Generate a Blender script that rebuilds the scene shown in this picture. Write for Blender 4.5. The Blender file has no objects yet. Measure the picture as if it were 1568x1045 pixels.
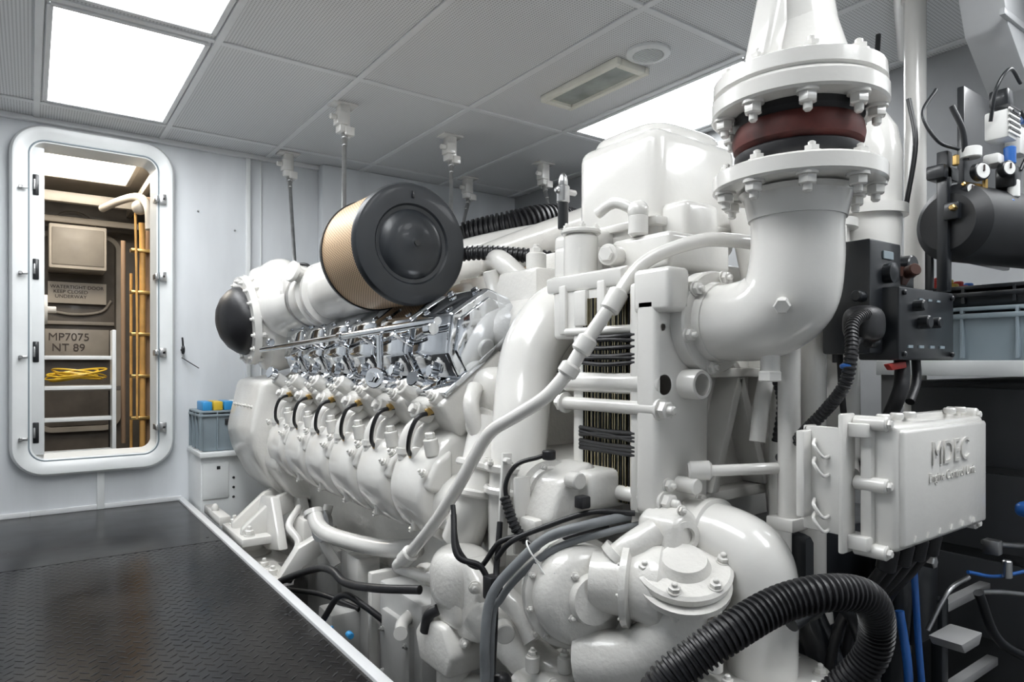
import bpy, bmesh, math, random
from mathutils import Vector, Matrix
random.seed(4)
scn=bpy.context.scene
V=Vector
# ------------------------------------------------------------------ materials
def newmat(name):
    m=bpy.data.materials.new(name); m.use_nodes=True
    nt=m.node_tree; b=nt.nodes['Principled BSDF']
    return m,nt,b
def mth(nt,op,a,b=None,c=None):
    n=nt.nodes.new('ShaderNodeMath'); n.operation=op
    for i,v in enumerate((a,b,c)):
        if v is None: continue
        if isinstance(v,(int,float)): n.inputs[i].default_value=v
        else: nt.links.new(v,n.inputs[i])
    return n.outputs[0]
def objco(nt):
    return nt.nodes.new('ShaderNodeTexCoord').outputs['Object']
def sep(nt,v):
    s=nt.nodes.new('ShaderNodeSeparateXYZ'); nt.links.new(v,s.inputs[0]); return s.outputs
def ramp(nt,f,stops):
    r=nt.nodes.new('ShaderNodeValToRGB'); nt.links.new(f,r.inputs[0])
    e=r.color_ramp.elements
    while len(e)<len(stops): e.new(.5)
    for i,(p,c) in enumerate(stops): e[i].position=p; e[i].color=(*c,1)
    return r.outputs[0]
def mat(name,col,rough=.4,metal=0,coat=0,var=.06,vscale=6,bump=.0,bscale=60,emit=None,es=0,stretch=None):
    m,nt,b=newmat(name)
    b.inputs['Roughness'].default_value=rough; b.inputs['Metallic'].default_value=metal
    b.inputs['Coat Weight'].default_value=coat; b.inputs['Coat Roughness'].default_value=.08
    co=objco(nt)
    if stretch:
        mp=nt.nodes.new('ShaderNodeMapping'); mp.inputs['Scale'].default_value=stretch; nt.links.new(co,mp.inputs[0]); co=mp.outputs[0]
    n=nt.nodes.new('ShaderNodeTexNoise'); n.inputs['Scale'].default_value=vscale; n.inputs['Detail'].default_value=5
    nt.links.new(co,n.inputs['Vector'])
    lo=tuple(max(0,c*(1-var)) for c in col); hi=tuple(min(1,c*(1+var*.6)) for c in col)
    nt.links.new(ramp(nt,n.outputs['Fac'],[(.3,lo),(.7,hi)]),b.inputs['Base Color'])
    if bump:
        n2=nt.nodes.new('ShaderNodeTexNoise'); n2.inputs['Scale'].default_value=bscale; nt.links.new(co,n2.inputs['Vector'])
        bp=nt.nodes.new('ShaderNodeBump'); bp.inputs['Strength'].default_value=bump; bp.inputs['Distance'].default_value=.002
        nt.links.new(n2.outputs['Fac'],bp.inputs['Height']); nt.links.new(bp.outputs[0],b.inputs['Normal'])
    if emit:
        b.inputs['Emission Color'].default_value=(*emit,1); b.inputs['Emission Strength'].default_value=es
    return m
WHITE=mat('white_gloss_enamel',(.745,.732,.70),.20,0,.6,.04,5,.25,45)
WHITE2=mat('white_cast_enamel',(.715,.70,.665),.28,0,.5,.08,9,.7,90)
WALL=mat('wall_white_paint',(.73,.755,.78),.42,0,.1,.14,3,.3,25,stretch=(1,1,.25))
FRAMEW=mat('door_frame_white',(.80,.82,.82),.35,0,.2,.05,6)
CHROME=mat('polished_chrome',(.72,.74,.77),.06,1,0,.05,8)
STEEL=mat('brushed_steel',(.55,.55,.55),.3,1,0,.15,20)
BLACK=mat('black_plastic',(.012,.013,.015),.32,0,.2,.2,10)
RUBBER=mat('black_rubber',(.012,.012,.014),.42,0,.0,.25,12,.3,50)
BLACKM=mat('black_painted_metal',(.013,.015,.018),.32,0,.2,.2,10)
CAPM=mat('matte_black_cap',(.016,.019,.023),.42,0,.1,.2,10)
REDR=mat('red_rubber',(.085,.014,.010),.65,0,0,.7,14)
GREYP=mat('grey_plastic',(.23,.28,.31),.45,0,0,.08,8)
GREYB=mat('bilge_grey',(.44,.44,.43),.45,0,0,.2,6)
DARK=mat('dark_bilge',(.05,.05,.05),.6,0,0,.5,4)
GREYH=mat('grey_hose_sleeve',(.17,.18,.19),.5,0,0,.15,20)
GOLDW=mat('gold_plate_edge',(.50,.44,.28),.35,1,0,.3,30)
BLUE=mat('blue_plastic',(.02,.12,.42),.35,0,.2,.1,10)
CYAN=mat('cyan_plastic',(.03,.30,.65),.4,0,.1,.1,10)
YEL=mat('yellow_plastic',(.75,.50,.04),.45,0,.1,.1,10)
RED=mat('red_plastic',(.5,.03,.02),.4,0,.1,.1,10)
ORANGE=mat('orange_pipe',(.72,.40,.12),.35,0,.2,.25,8)
BRASS=mat('brass',(.62,.42,.16),.3,1,0,.15,20)
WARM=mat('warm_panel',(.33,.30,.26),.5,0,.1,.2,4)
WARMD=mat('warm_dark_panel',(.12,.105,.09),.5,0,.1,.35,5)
CREAM=mat('cream_panel',(.60,.55,.48),.45,0,.1,.1,6)
TXT=mat('dark_lettering',(.06,.045,.04),.6)
LABEL=mat('white_label',(.80,.80,.78),.5)
LAMP=mat('light_diffuser',(.9,.9,.9),.5,emit=(.965,.985,1.0),es=13.5)
LAMPW=mat('corridor_light_diffuser',(.9,.85,.75),.5,emit=(1.0,.93,.82),es=7)
GRID=mat('ceiling_trim',(.74,.75,.76),.4,0,.1,.04,6)
HOOD=mat('hood_grey_white',(.48,.49,.50),.35,coat=.2)

def ceiling_mat():
    m,nt,b=newmat('perforated_ceiling_panel')
    o=sep(nt,objco(nt))
    fx=mth(nt,'SUBTRACT',mth(nt,'FRACT',mth(nt,'MULTIPLY',o[0],75)),.5)
    fy=mth(nt,'SUBTRACT',mth(nt,'FRACT',mth(nt,'MULTIPLY',o[1],75)),.5)
    d=mth(nt,'SQRT',mth(nt,'ADD',mth(nt,'MULTIPLY',fx,fx),mth(nt,'MULTIPLY',fy,fy)))
    c=ramp(nt,d,[(.2,(.36,.365,.37)),(.34,(.72,.73,.74))])
    nt.links.new(c,b.inputs['Base Color']); b.inputs['Roughness'].default_value=.5
    return m
CEIL=ceiling_mat()
def floor_mat():
    m,nt,b=newmat('black_chequer_plate')
    o=sep(nt,objco(nt)); S=1/.036
    px=mth(nt,'MULTIPLY',mth(nt,'ADD',o[0],o[1]),S*.7071); py=mth(nt,'MULTIPLY',mth(nt,'SUBTRACT',o[1],o[0]),S*.7071)
    par=mth(nt,'FLOORED_MODULO',mth(nt,'ADD',mth(nt,'FLOOR',px),mth(nt,'FLOOR',py)),2)
    fx=mth(nt,'SUBTRACT',mth(nt,'FRACT',px),.5); fy=mth(nt,'SUBTRACT',mth(nt,'FRACT',py),.5)
    a=mth(nt,'ADD',mth(nt,'MULTIPLY',par,3.8),1.2); c=mth(nt,'SUBTRACT',5.0,mth(nt,'MULTIPLY',par,3.8))
    u=mth(nt,'MULTIPLY',fx,a); v=mth(nt,'MULTIPLY',fy,c)
    d=mth(nt,'SQRT',mth(nt,'ADD',mth(nt,'MULTIPLY',u,u),mth(nt,'MULTIPLY',v,v)))
    h=mth(nt,'SUBTRACT',1,mth(nt,'MINIMUM',mth(nt,'MULTIPLY',d,1.6),1))
    far=mth(nt,'LESS_THAN',o[1],3.60)
    h=mth(nt,'MULTIPLY',h,far)
    bp=nt.nodes.new('ShaderNodeBump'); bp.inputs['Strength'].default_value=1.0; bp.inputs['Distance'].default_value=.016
    nt.links.new(h,bp.inputs['Height']); nt.links.new(bp.outputs[0],b.inputs['Normal'])
    n=nt.nodes.new('ShaderNodeTexNoise'); n.inputs['Scale'].default_value=4; n.inputs['Detail'].default_value=8
    nt.links.new(objco(nt),n.inputs['Vector'])
    base=ramp(nt,n.outputs['Fac'],[(.35,(.005,.005,.006)),(.75,(.013,.012,.012))])
    worn=ramp(nt,n.outputs['Fac'],[(.45,(.016,.016,.017)),(.70,(.075,.070,.066))])
    mx=nt.nodes.new('ShaderNodeMix'); mx.data_type='RGBA'
    nt.links.new(mth(nt,'MINIMUM',mth(nt,'MULTIPLY',h,1.6),1),mx.inputs[0]); nt.links.new(base,mx.inputs[6]); nt.links.new(worn,mx.inputs[7])
    nt.links.new(mx.outputs[2],b.inputs['Base Color'])
    nt.links.new(ramp(nt,n.outputs['Fac'],[(.3,(.14,)*3),(.8,(.30,)*3)]),b.inputs['Roughness'])
    b.inputs['Specular IOR Level'].default_value=.24
    return m
FLOORM=floor_mat()
def mesh_mat():
    m,nt,b=newmat('gold_filter_mesh')
    o=sep(nt,objco(nt))
    ang=mth(nt,'ARCTAN2',o[2],o[0])
    u=mth(nt,'MULTIPLY',ang,20); v=mth(nt,'MULTIPLY',o[1],92)
    row=mth(nt,'MULTIPLY',mth(nt,'FLOORED_MODULO',mth(nt,'FLOOR',v),2),.5)
    fu=mth(nt,'SUBTRACT',mth(nt,'FRACT',mth(nt,'ADD',u,row)),.5); fv=mth(nt,'SUBTRACT',mth(nt,'FRACT',v),.5)
    d=mth(nt,'SQRT',mth(nt,'ADD',mth(nt,'MULTIPLY',fu,fu),mth(nt,'MULTIPLY',fv,fv)))
    nt.links.new(ramp(nt,d,[(.24,(.16,.09,.045)),(.40,(.62,.44,.27))]),b.inputs['Base Color'])
    b.inputs['Roughness'].default_value=.45; b.inputs['Metallic'].default_value=.15
    return m
MESHM=mesh_mat()
# ------------------------------------------------------------------ builders
def empty(name):
    e=bpy.data.objects.new(name,None); e.empty_display_size=.1; bpy.context.collection.objects.link(e); return e
def frame(ax):
    ax=V(ax).normalized(); t=V((0,0,1)) if abs(ax.z)<.9 else V((1,0,0))
    u=ax.cross(t).normalized(); w=ax.cross(u).normalized(); return u,w,ax
def crom(pts,sub):
    P=[V(p) for p in pts]
    if len(P)==2: return [P[0].lerp(P[1],i/sub) for i in range(sub+1)]
    P=[P[0]*2-P[1]]+P+[P[-1]*2-P[-2]]
    out=[]
    for i in range(1,len(P)-2):
        for k in range(sub):
            t=k/sub; a,b,c,d=P[i-1],P[i],P[i+1],P[i+2]
            out.append(.5*((2*b)+(c-a)*t+(2*a-5*b+4*c-d)*t*t+(3*b-3*c+d-a)*t**3))
    out.append(P[-2]); return out
class MB:
    def __init__(s): s.bm=bmesh.new()
    def merge(s,b2):
        bmesh.ops.recalc_face_normals(b2,faces=b2.faces)
        me=bpy.data.meshes.new('tmp'); b2.to_mesh(me); b2.free(); s.bm.from_mesh(me); bpy.data.meshes.remove(me); return s
    def bev(s,b,bev,seg):
        if bev>0: bmesh.ops.bevel(b,geom=list(b.edges),offset=bev,segments=seg,profile=.5,affect='EDGES',clamp_overlap=True)
    def box(s,x0,x1,y0,y1,z0,z1,bev=.008,seg=2,M=None):
        b=bmesh.new(); bmesh.ops.create_cube(b,size=1)
        bmesh.ops.scale(b,vec=(abs(x1-x0),abs(y1-y0),abs(z1-z0)),verts=b.verts)
        s.bev(b,bev,seg)
        if M is not None: b.transform(M)
        bmesh.ops.translate(b,vec=((x0+x1)/2,(y0+y1)/2,(z0+z1)/2),verts=b.verts)
        return s.merge(b)
    def prism(s,poly,axis,a,b_,bev=.008,seg=2,M=None):
        b=bmesh.new()
        def mk(p,t):
            if axis=='X': return (t,p[0],p[1])
            if axis=='Y': return (p[0],t,p[1])
            return (p[0],p[1],t)
        v0=[b.verts.new(mk(p,a)) for p in poly]; v1=[b.verts.new(mk(p,b_)) for p in poly]
        n=len(poly); b.faces.new(v0); b.faces.new(v1)
        for i in range(n): b.faces.new((v0[i],v0[(i+1)%n],v1[(i+1)%n],v1[i]))
        bmesh.ops.recalc_face_normals(b,faces=b.faces); s.bev(b,bev,seg)
        if M is not None: b.transform(M)
        return s.merge(b)
    def lathe(s,o,ax,prof,seg=40,cap=True):
        b=bmesh.new(); o=V(o); u,w,a=frame(ax); rings=[]
        for h,r in prof:
            if r<1e-5: rings.append([b.verts.new(o+a*h)])
            else: rings.append([b.verts.new(o+a*h+(u*math.cos(2*math.pi*i/seg)+w*math.sin(2*math.pi*i/seg))*r) for i in range(seg)])
        for A,B in zip(rings,rings[1:]):
            for i in range(seg):
                j=(i+1)%seg
                if len(A)==1 and len(B)==1: continue
                if len(A)==1: b.faces.new((A[0],B[i],B[j]))
                elif len(B)==1: b.faces.new((A[i],B[0],A[j]))
                else: b.faces.new((A[i],B[i],B[j],A[j]))
        if cap:
            for R in (rings[0],rings[-1]):
                if len(R)>2: b.faces.new(R)
        return s.merge(b)
    def cyl(s,p0,p1,r,seg=24,ch=.003):
        p0=V(p0);p1=V(p1);L=(p1-p0).length; ch=min(ch,r*.4,L*.3)
        return s.lathe(p0,p1-p0,[(0,r-ch),(ch,r),(L-ch,r),(L,r-ch)],seg)
    def tube(s,pts,r,seg=16,sub=8,corr=None,cap=True):
        P=crom(pts,sub)
        if corr:  # resample by length
            L=[0]
            for a,b in zip(P,P[1:]): L.append(L[-1]+(b-a).length)
            tot=L[-1]; step=corr/6; n=int(tot/step); Q=[];j=0
            for i in range(n+1):
                t=i*step
                while j<len(L)-2 and L[j+1]<t: j+=1
                f=(t-L[j])/max(1e-9,L[j+1]-L[j]); Q.append(P[j].lerp(P[j+1],min(1,f)))
            P=Q
        b=bmesh.new(); n=len(P); T=[(P[min(i+1,n-1)]-P[max(i-1,0)]).normalized() for i in range(n)]
        u,w,_=frame(T[0]); rings=[]
        for i in range(n):
            u=(u-T[i]*u.dot(T[i])).normalized(); w=T[i].cross(u)
            if isinstance(r,(list,tuple)):
                f=i/(n-1)*(len(r)-1); k=min(int(f),len(r)-2); rr=r[k]+(r[k+1]-r[k])*(f-k)
            else: rr=r
            if corr: rr*=1+.10*(1 if (i%6) in (1,2,3) else -1)
            rings.append([b.verts.new(P[i]+(u*math.cos(2*math.pi*k/seg)+w*math.sin(2*math.pi*k/seg))*rr) for k in range(seg)])
        for A,B in zip(rings,rings[1:]):
            for i in range(seg):
                j=(i+1)%seg; b.faces.new((A[i],A[j],B[j],B[i]))
        if cap: b.faces.new(rings[0]); b.faces.new(rings[-1])
        return s.merge(b)
    def ball(s,c,r,e=1.0,nu=28,nv=16):
        rx,ry,rz=(r,r,r) if isinstance(r,(int,float)) else r
        sg=lambda v:math.copysign(abs(v)**e,v)
        b=bmesh.new(); rings=[]
        for j in range(1,nv):
            ph=-math.pi/2+math.pi*j/nv
            rings.append([b.verts.new((c[0]+rx*sg(math.cos(ph))*sg(math.cos(2*math.pi*i/nu)),c[1]+ry*sg(math.cos(ph))*sg(math.sin(2*math.pi*i/nu)),c[2]+rz*sg(math.sin(ph)))) for i in range(nu)])
        for A,B in zip(rings,rings[1:]):
            for i in range(nu): b.faces.new((A[i],A[(i+1)%nu],B[(i+1)%nu],B[i]))
        t=b.verts.new((c[0],c[1],c[2]-rz)); q=b.verts.new((c[0],c[1],c[2]+rz))
        for i in range(nu):
            b.faces.new((t,rings[0][(i+1)%nu],rings[0][i])); b.faces.new((q,rings[-1][i],rings[-1][(i+1)%nu]))
        return s.merge(b)
    def bolt(s,o,ax,r=.014,h=.016,stud=True):
        s.lathe(o,ax,[(-.002,r*1.35),(h*.2,r*1.35),(h*.22,r*1.1)],18)
        s.lathe(o,ax,[(h*.2,r*1.0),(h*.3,r*1.12),(h*.9,r*1.12),(h,r*.9)],6)
        if stud: s.lathe(o,ax,[(h*.8,r*.55),(h*1.5,r*.55),(h*1.65,r*.35)],12)
        return s
    def ring(s,o,ax,R,n,r=.014,h=.016,ph=0,stud=True):
        u,w,a=frame(ax)
        for i in range(n):
            t=2*math.pi*i/n+ph; s.bolt(V(o)+(u*math.cos(t)+w*math.sin(t))*R,a,r,h,stud)
        return s
    def done(s,name,m,parent=None,ang=35,origin=None):
        me=bpy.data.meshes.new(name)
        if origin: bmesh.ops.translate(s.bm,vec=-V(origin),verts=s.bm.verts)
        s.bm.to_mesh(me); s.bm.free(); me.materials.append(m)
        for p in me.polygons: p.use_smooth=True
        me.set_sharp_from_angle(angle=math.radians(ang))
        o=bpy.data.objects.new(name,me); bpy.context.collection.objects.link(o)
        if origin: o.location=origin
        if parent: o.parent=parent
        return o
def RY(a): return Matrix.Rotation(math.radians(a),4,'Y')
def text(name,body,loc,size,m,parent,ext=.001,rot=(90,0,0),off=0):
    cu=bpy.data.curves.new(name,'FONT'); cu.body=body; cu.size=size; cu.extrude=ext; cu.offset=off; cu.materials.append(m)
    o=bpy.data.objects.new(name,cu); bpy.context.collection.objects.link(o); o.location=loc
    o.rotation_euler=[math.radians(a) for a in rot]; o.parent=parent; return o

CZ=2.33
# ------------------------------------------------------------------ room shell
MB().box(-1.6,.80,-1.6,4.8,-.04,0,0).done('floor',FLOORM)
MB().box(-1.6,3.5,-1.6,4.9,-.62,-.55,0).done('bilge_floor',DARK)
MB().box(.74,.78,-1.58,4.78,-.54,-.045,0).done('bilge_side_plate',GREYB)
tr=MB(); tr.box(.783,.82,-1.6,4.8,-.05,.012,.003); tr.box(.80,.808,-1.6,4.8,-.12,-.04,0); tr.done('trim_1',GRID)
s=MB(); s.box(-1.6,.783,3.597,3.603,0,.0012,0); s.box(-1.6,.783,1.05,1.056,0,.0012,0)
for y in (3.7,3.5,3.0,2.4): s.lathe((.74,y,0),(0,0,1),[(0,.008),(.002,.007)],12)
s.done('trim_2',BLACKM)
MB().box(-1.6,3.5,-1.6,4.9,CZ+.001,CZ+.06,0).done('ceiling',CEIL)
gx=[-1.28,-.62,.03,.68,1.34,2.0,2.68,3.35]; gy=[-.76,.56,1.87,3.18,4.49]
g=MB()
for x in gx: g.box(x-.016,x+.016,-1.6,4.8,CZ-.008,CZ+.001,.002,1)
for y in gy: g.box(-1.6,3.45,y-.016,y+.016,CZ-.007,CZ+.001,.002,1)
g.box(-1.6,3.45,4.76,4.80,CZ-.03,CZ,.003)
g.done('trim_3',GRID)
w=MB()
w.box(-1.6,-.02,4.8,4.88,-.6,CZ,0); w.box(.70,3.5,4.8,4.88,-.6,CZ,0); w.box(-.02,.70,4.8,4.88,-.6,.30,0); w.box(-.02,.70,4.8,4.88,2.20,CZ,0)
w.box(1.706,3.5,4.70,4.8,-.6,CZ,.01)
w.done('wall_back',WALL)
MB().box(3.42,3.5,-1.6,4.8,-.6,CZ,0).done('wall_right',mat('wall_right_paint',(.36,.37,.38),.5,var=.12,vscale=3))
MB().box(-1.68,-1.6,-1.6,4.9,-.6,CZ,0).done('wall_left',WALL)
MB().box(-1.6,3.5,-1.68,-1.6,-.6,CZ,0).done('wall_front',WALL)
b=MB(); b.box(-1.6,-.0,4.785,4.8,0,.03,.003); b.box(.0,.80,4.785,4.8,0,.03,.003); b.done('baseboard_back',GRID)
cd=MB(); cd.box(1.20,1.23,4.775,4.8,.75,CZ,.004); cd.box(1.30,1.305,4.79,4.8,0,CZ,0); cd.done('trim_4',FRAMEW)
cd=MB()
for z in (.6,1.2,1.8): cd.cyl((1.13,4.80,z),(1.13,4.79,z),.006,10)
cd.cyl((.90,4.8,1.9),(.90,4.79,1.9),.006,10); cd.done('trim_5',STEEL)
# ceiling lights
def lightpanel(x0,x1,y0,y1):
    e=empty('ceiling_light_panel')
    MB().box(x0,x1,y0,y1,CZ-.004,CZ+.0,0).done('diffuser',LAMP,e)
    f=MB()
    for a in ((x0-.012,x0+.012,y0,y1),(x1-.012,x1+.012,y0,y1),(x0,x1,y0-.012,y0+.012),(x0,x1,y1-.012,y1+.012)): f.box(*a,CZ-.011,CZ,.002,1)
    f.done('frame',GRID,e)
for x,y in ((.03,3.18),(.03,1.87),(.03,.56),(2.68,1.87),(2.68,-.76),(1.34,-.76)):
    lightpanel(x+.035,x+.615,y+.04,y+1.24)
# round ceiling vent
e=empty('round_ceiling_vent')
v=MB(); v.lathe((2.31,2.13,CZ),(0,0,-1),[(0,.10),(.012,.10),(.018,.09),(.018,.072),(.008,.068),(.006,0)],40); v.done('rim',FRAMEW,e)
v=MB()
for i in range(-5,6):
    hw=math.sqrt(.066**2-(i*.012)**2); v.box(2.31-hw,2.31+hw,2.13+i*.012-.002,2.13+i*.012+.002,CZ-.018,CZ-.008,0)
v.done('slats',FRAMEW,e)
e=empty('ceiling_emergency_light')
v=MB()
for a in ((2.22,2.25,2.24,2.82),(2.41,2.44,2.24,2.82),(2.25,2.41,2.24,2.28),(2.25,2.41,2.78,2.82)): v.box(*a,CZ-.035,CZ,.006)
v.done('housing',mat('beige_housing',(.78,.77,.69),.5),e)
MB().box(2.25,2.41,2.28,2.78,CZ-.018,CZ-.002,0).done('lens',mat('smoked_lens',(.34,.37,.34),.15,coat=.5,var=.3,vscale=8),e)
# ceiling hooks with rods
def hanger(x,y,end,nm='ceiling_mounted_hanger_rod'):
    e=empty(nm); m=MB()
    m.box(x-.07,x+.07,y-.05,y+.05,CZ-.012,CZ,.003)
    m.box(x-.030,x+.030,y-.037,y+.037,CZ-.16,CZ-.01,.008)
    m.box(x-.048,x+.012,y-.052,y+.022,CZ-.125,CZ-.055,.006)
    m.cyl((x-.05,y-.03,CZ-.09),(x-.085,y-.03,CZ-.09),.016)
    m.box(x+.0,x+.052,y-.047,y+.032,CZ-.178,CZ-.13,.006)
    m.done('bracket',WHITE,e)
    r=MB(); top=(x+.01,y,CZ-.165); r.cyl(top,end,.012,12); d=(V(end)-V(top)).normalized(); r.cyl(V(top)-d*.01,V(top)+d*.05,.019,12); r.cyl(V(top)+d*.05,V(top)+d*.12,.015,12)
    r.done('rod',STEEL,e)
hanger(1.405,3.55,(1.17,2.95,1.40)); hanger(2.15,3.65,(1.92,3.25,1.62)); hanger(1.43,4.60,(1.28,3.98,1.42)); hanger(2.99,3.76,(2.9,3.5,1.7)); hanger(2.75,4.4,(2.65,4.3,1.95))
# ------------------------------------------------------------------ door
def rr(x0,x1,z0,z1,r,y,off,n=10):
    x0+=off;x1-=off;z0+=off;z1-=off; r=max(.01,r-off); out=[]
    for cx,cz,a0 in ((x1-r,z1-r,0),(x0+r,z1-r,90),(x0+r,z0+r,180),(x1-r,z0+r,270)):
        for i in range(n+1):
            t=math.radians(a0+90*i/n); out.append((cx+r*math.cos(t),y,cz+r*math.sin(t)))
    return out
def rrframe(name,x0,x1,z0,z1,r,loops,m,parent):
    b=bmesh.new(); R=[[b.verts.new(p) for p in rr(x0,x1,z0,z1,r,y,off)] for off,y in loops]
    n=len(R[0])
    for A,B in zip(R,R[1:]):
        for i in range(n): b.faces.new((A[i],A[(i+1)%n],B[(i+1)%n],B[i]))
    q=MB(); q.merge(b); return q.done(name,m,parent,50)
D=empty('door_1')
rrframe('frame',-.10,.755,.23,2.285,.18,[(0,4.80),(.004,4.745),(.018,4.728),(.075,4.728),(.092,4.745),(.105,4.75),(.12,4.92)],FRAMEW,D)
rrframe('gasket',-.10,.755,.23,2.285,.18,[(.088,4.744),(.091,4.741),(.096,4.741),(.098,4.747)],GREYP,D)
j=MB(); j.box(.0,.068,4.76,4.9,.36,2.15,.004); j.done('jamb_plate',FRAMEW,D)
k=MB()
for z in (1.93,1.44,.96,.49): k.box(.012,.042,4.752,4.765,z-.06,z+.06,.004)
k.done('dog_slots',BLACK,D)
k=MB()
for z in (1.93,1.44,.96,.49):
    k.cyl((-.045,4.73,z-.03),(-.045,4.70,z-.03),.010,16); k.box(-.055,-.01,4.705,4.715,z-.04,z-.022,.004)
    k.box(.015,.025,4.74,4.752,z-.03,z+.03,.003)
    k.cyl((.685,4.73,z),(.685,4.70,z),.010,16); k.box(.66,.70,4.70,4.71,z-.03,z+.03,.004); k.box(.635,.655,4.70,4.8,z-.018,z+.018,.004)
k.done('dogs',STEEL,D)
k=MB(); k.box(.33,.37,4.78,4.8,.0,.23,.004); k.done('base_strut',FRAMEW,D)
k=MB(); k.lathe((.075,4.95,1.22),(1,0,.0),[(-.01,.09),(.01,.09),(.01,.06),(-.01,.06),(-.01,.09)],24,False); k.cyl((.06,4.95,1.22),(.13,4.95,1.22),.02); k.done('handwheel',CREAM,D)
h=MB(); h.cyl((.80,4.79,.98),(.80,4.74,.98),.008,12); h.ball((.80,4.735,.98),(.012,.012,.03)); h.cyl((.80,4.735,1.0),(.795,4.73,1.06),.006,10); h.cyl((.795,4.76,.93),(.9,4.76,.86),.003,8); h.done('door_hook',BLACK)
# corridor beyond door
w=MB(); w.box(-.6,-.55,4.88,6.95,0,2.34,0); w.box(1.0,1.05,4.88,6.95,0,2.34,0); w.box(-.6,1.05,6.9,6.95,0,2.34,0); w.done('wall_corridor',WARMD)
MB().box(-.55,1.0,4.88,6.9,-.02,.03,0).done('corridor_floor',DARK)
MB().box(-.6,1.05,4.88,6.95,2.34,2.4,0).done('corridor_ceiling',CREAM)
e=empty('corridor_ceiling_light'); MB().box(-.05,.62,5.1,6.15,2.32,2.338,0).done('diffuser',LAMPW,e)
f=MB(); f.box(-.08,.65,5.07,5.1,2.31,2.34,.003); f.box(-.08,.65,6.15,6.18,2.31,2.34,.003); f.box(.62,.65,5.1,6.15,2.31,2.34,.003); f.done('frame',CREAM,e)
k=MB(); k.box(-.55,1.0,6.3,6.36,2.16,2.24,.005); k.box(-.55,1.0,6.6,6.64,2.05,2.1,.005); k.box(.70,.74,5.2,6.9,2.2,2.26,.004); k.done('corridor_ceiling_beams',CREAM)
e=empty('corridor_watertight_door')
rrframe('frame',.02,.66,.3,2.02,.14,[(0,6.90),(.003,6.85),(.04,6.85),(.05,6.89)],WARM,e)
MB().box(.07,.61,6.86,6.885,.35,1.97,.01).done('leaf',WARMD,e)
k=MB(); k.tube([(.1,6.84,1.34),(.3,6.83,1.31),(.5,6.84,1.34),(.58,6.84,1.44)],.012); k.lathe((.3,6.84,2.02),(0,-1,0),[(0,.17),(.01,.175),(.02,.17)],32,False); k.box(.1,.6,6.82,6.84,1.22,1.25,.004); k.done('bar',WARM,e)
e=empty('corridor_wall_cabinet'); MB().box(.12,.52,6.5,6.88,1.66,2.02,.012).done('body',CREAM,e); MB().box(.14,.50,6.49,6.505,1.69,1.99,.006).done('door',WARM,e)
e=empty('watertight_door_sign'); MB().box(.12,.54,6.80,6.81,1.40,1.58,.002).done('plate',CREAM,e)
text('sign_text','WATERTIGHT DOOR\n  KEEP CLOSED\n   UNDERWAY',(.135,6.795,1.525),.040,TXT,e)
e=empty('hull_number_sign'); MB().box(.10,.56,6.80,6.81,.92,1.18,.002).done('plate',WARM,e)
text('sign_text','MP7075\n NT 89',(.12,6.795,1.085),.09,TXT,e)
e=empty('corridor_ladder'); k=MB()
for z in (.30,.52,.73,.93): k.box(.02,.45,5.28,5.36,z-.013,z+.013,.004)
k.box(.45,.475,5.25,5.39,.05,1.12,.005); k.box(.0,.02,5.25,5.39,.05,1.12,.005); k.done('rungs_and_rails',FRAMEW,e)
e=empty('yellow_rope_coil'); k=MB()
for i in range(7): k.lathe((.26+random.uniform(-.03,.03),5.65,.79+.006*i),(random.uniform(-.25,.25),random.uniform(-.2,.2),1),[(0,.12+.008*i),(.006,.126+.008*i),(0,.132+.008*i),(-.006,.126+.008*i),(0,.12+.008*i)],32,False)
k.done('rope',YEL,e)
e=empty('corridor_shelf'); MB().box(.0,.52,5.45,5.85,.70,.735,.006).done('board',WARMD,e); k=MB();k.box(.02,.06,5.6,5.64,.03,.72,.004);k.box(.46,.50,5.6,5.64,.03,.72,.004);k.box(.05,.4,5.5,5.8,.03,.25,.01);k.done('legs',DARK,e)
e=empty('orange_pipe_bundle'); k=MB(); k.tube([(.655,5.45,.1),(.655,5.45,1.0),(.655,5.45,1.7),(.65,5.44,1.9)],.020); k.tube([(.60,5.6,.1),(.60,5.6,1.0),(.60,5.6,1.55)],.010); k.tube([(.61,5.35,.5),(.61,5.35,1.2),(.60,5.35,1.95)],.008); k.done('pipes',ORANGE,e)
k=MB(); k.tube([(.71,5.5,.1),(.71,5.5,1.2),(.71,5.5,2.1)],.028); k.tube([(.56,5.7,.3),(.56,5.7,1.2),(.56,5.7,1.8)],.016); k.done('brown_pipes',mat('brown_lagging',(.33,.22,.14),.4),e)
k=MB()
for z in (.5,.8,1.1,1.4,1.7): k.box(.58,.76,5.42,5.5,z-.012,z+.012,.003)
k.done('clamps',BRASS,e)
k=MB(); k.tube([(.45,6.0,2.08),(.55,5.7,2.10),(.62,5.3,2.05),(.655,5.15,1.95),(.66,5.12,1.8)],.028); k.tube([(.675,5.1,.1),(.675,5.1,1),(.675,5.1,1.8)],.016); k.ball((.62,5.3,1.98),(.05,.06,.05)); k.done('white_pipes',CREAM,e)
L=bpy.data.lights.new('corridor_lamp','AREA'); L.energy=11; L.size=.5; L.color=(1,.89,.74); lo=bpy.data.objects.new('corridor_lamp',L); lo.location=(.3,5.45,2.30); bpy.context.collection.objects.link(lo)
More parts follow.
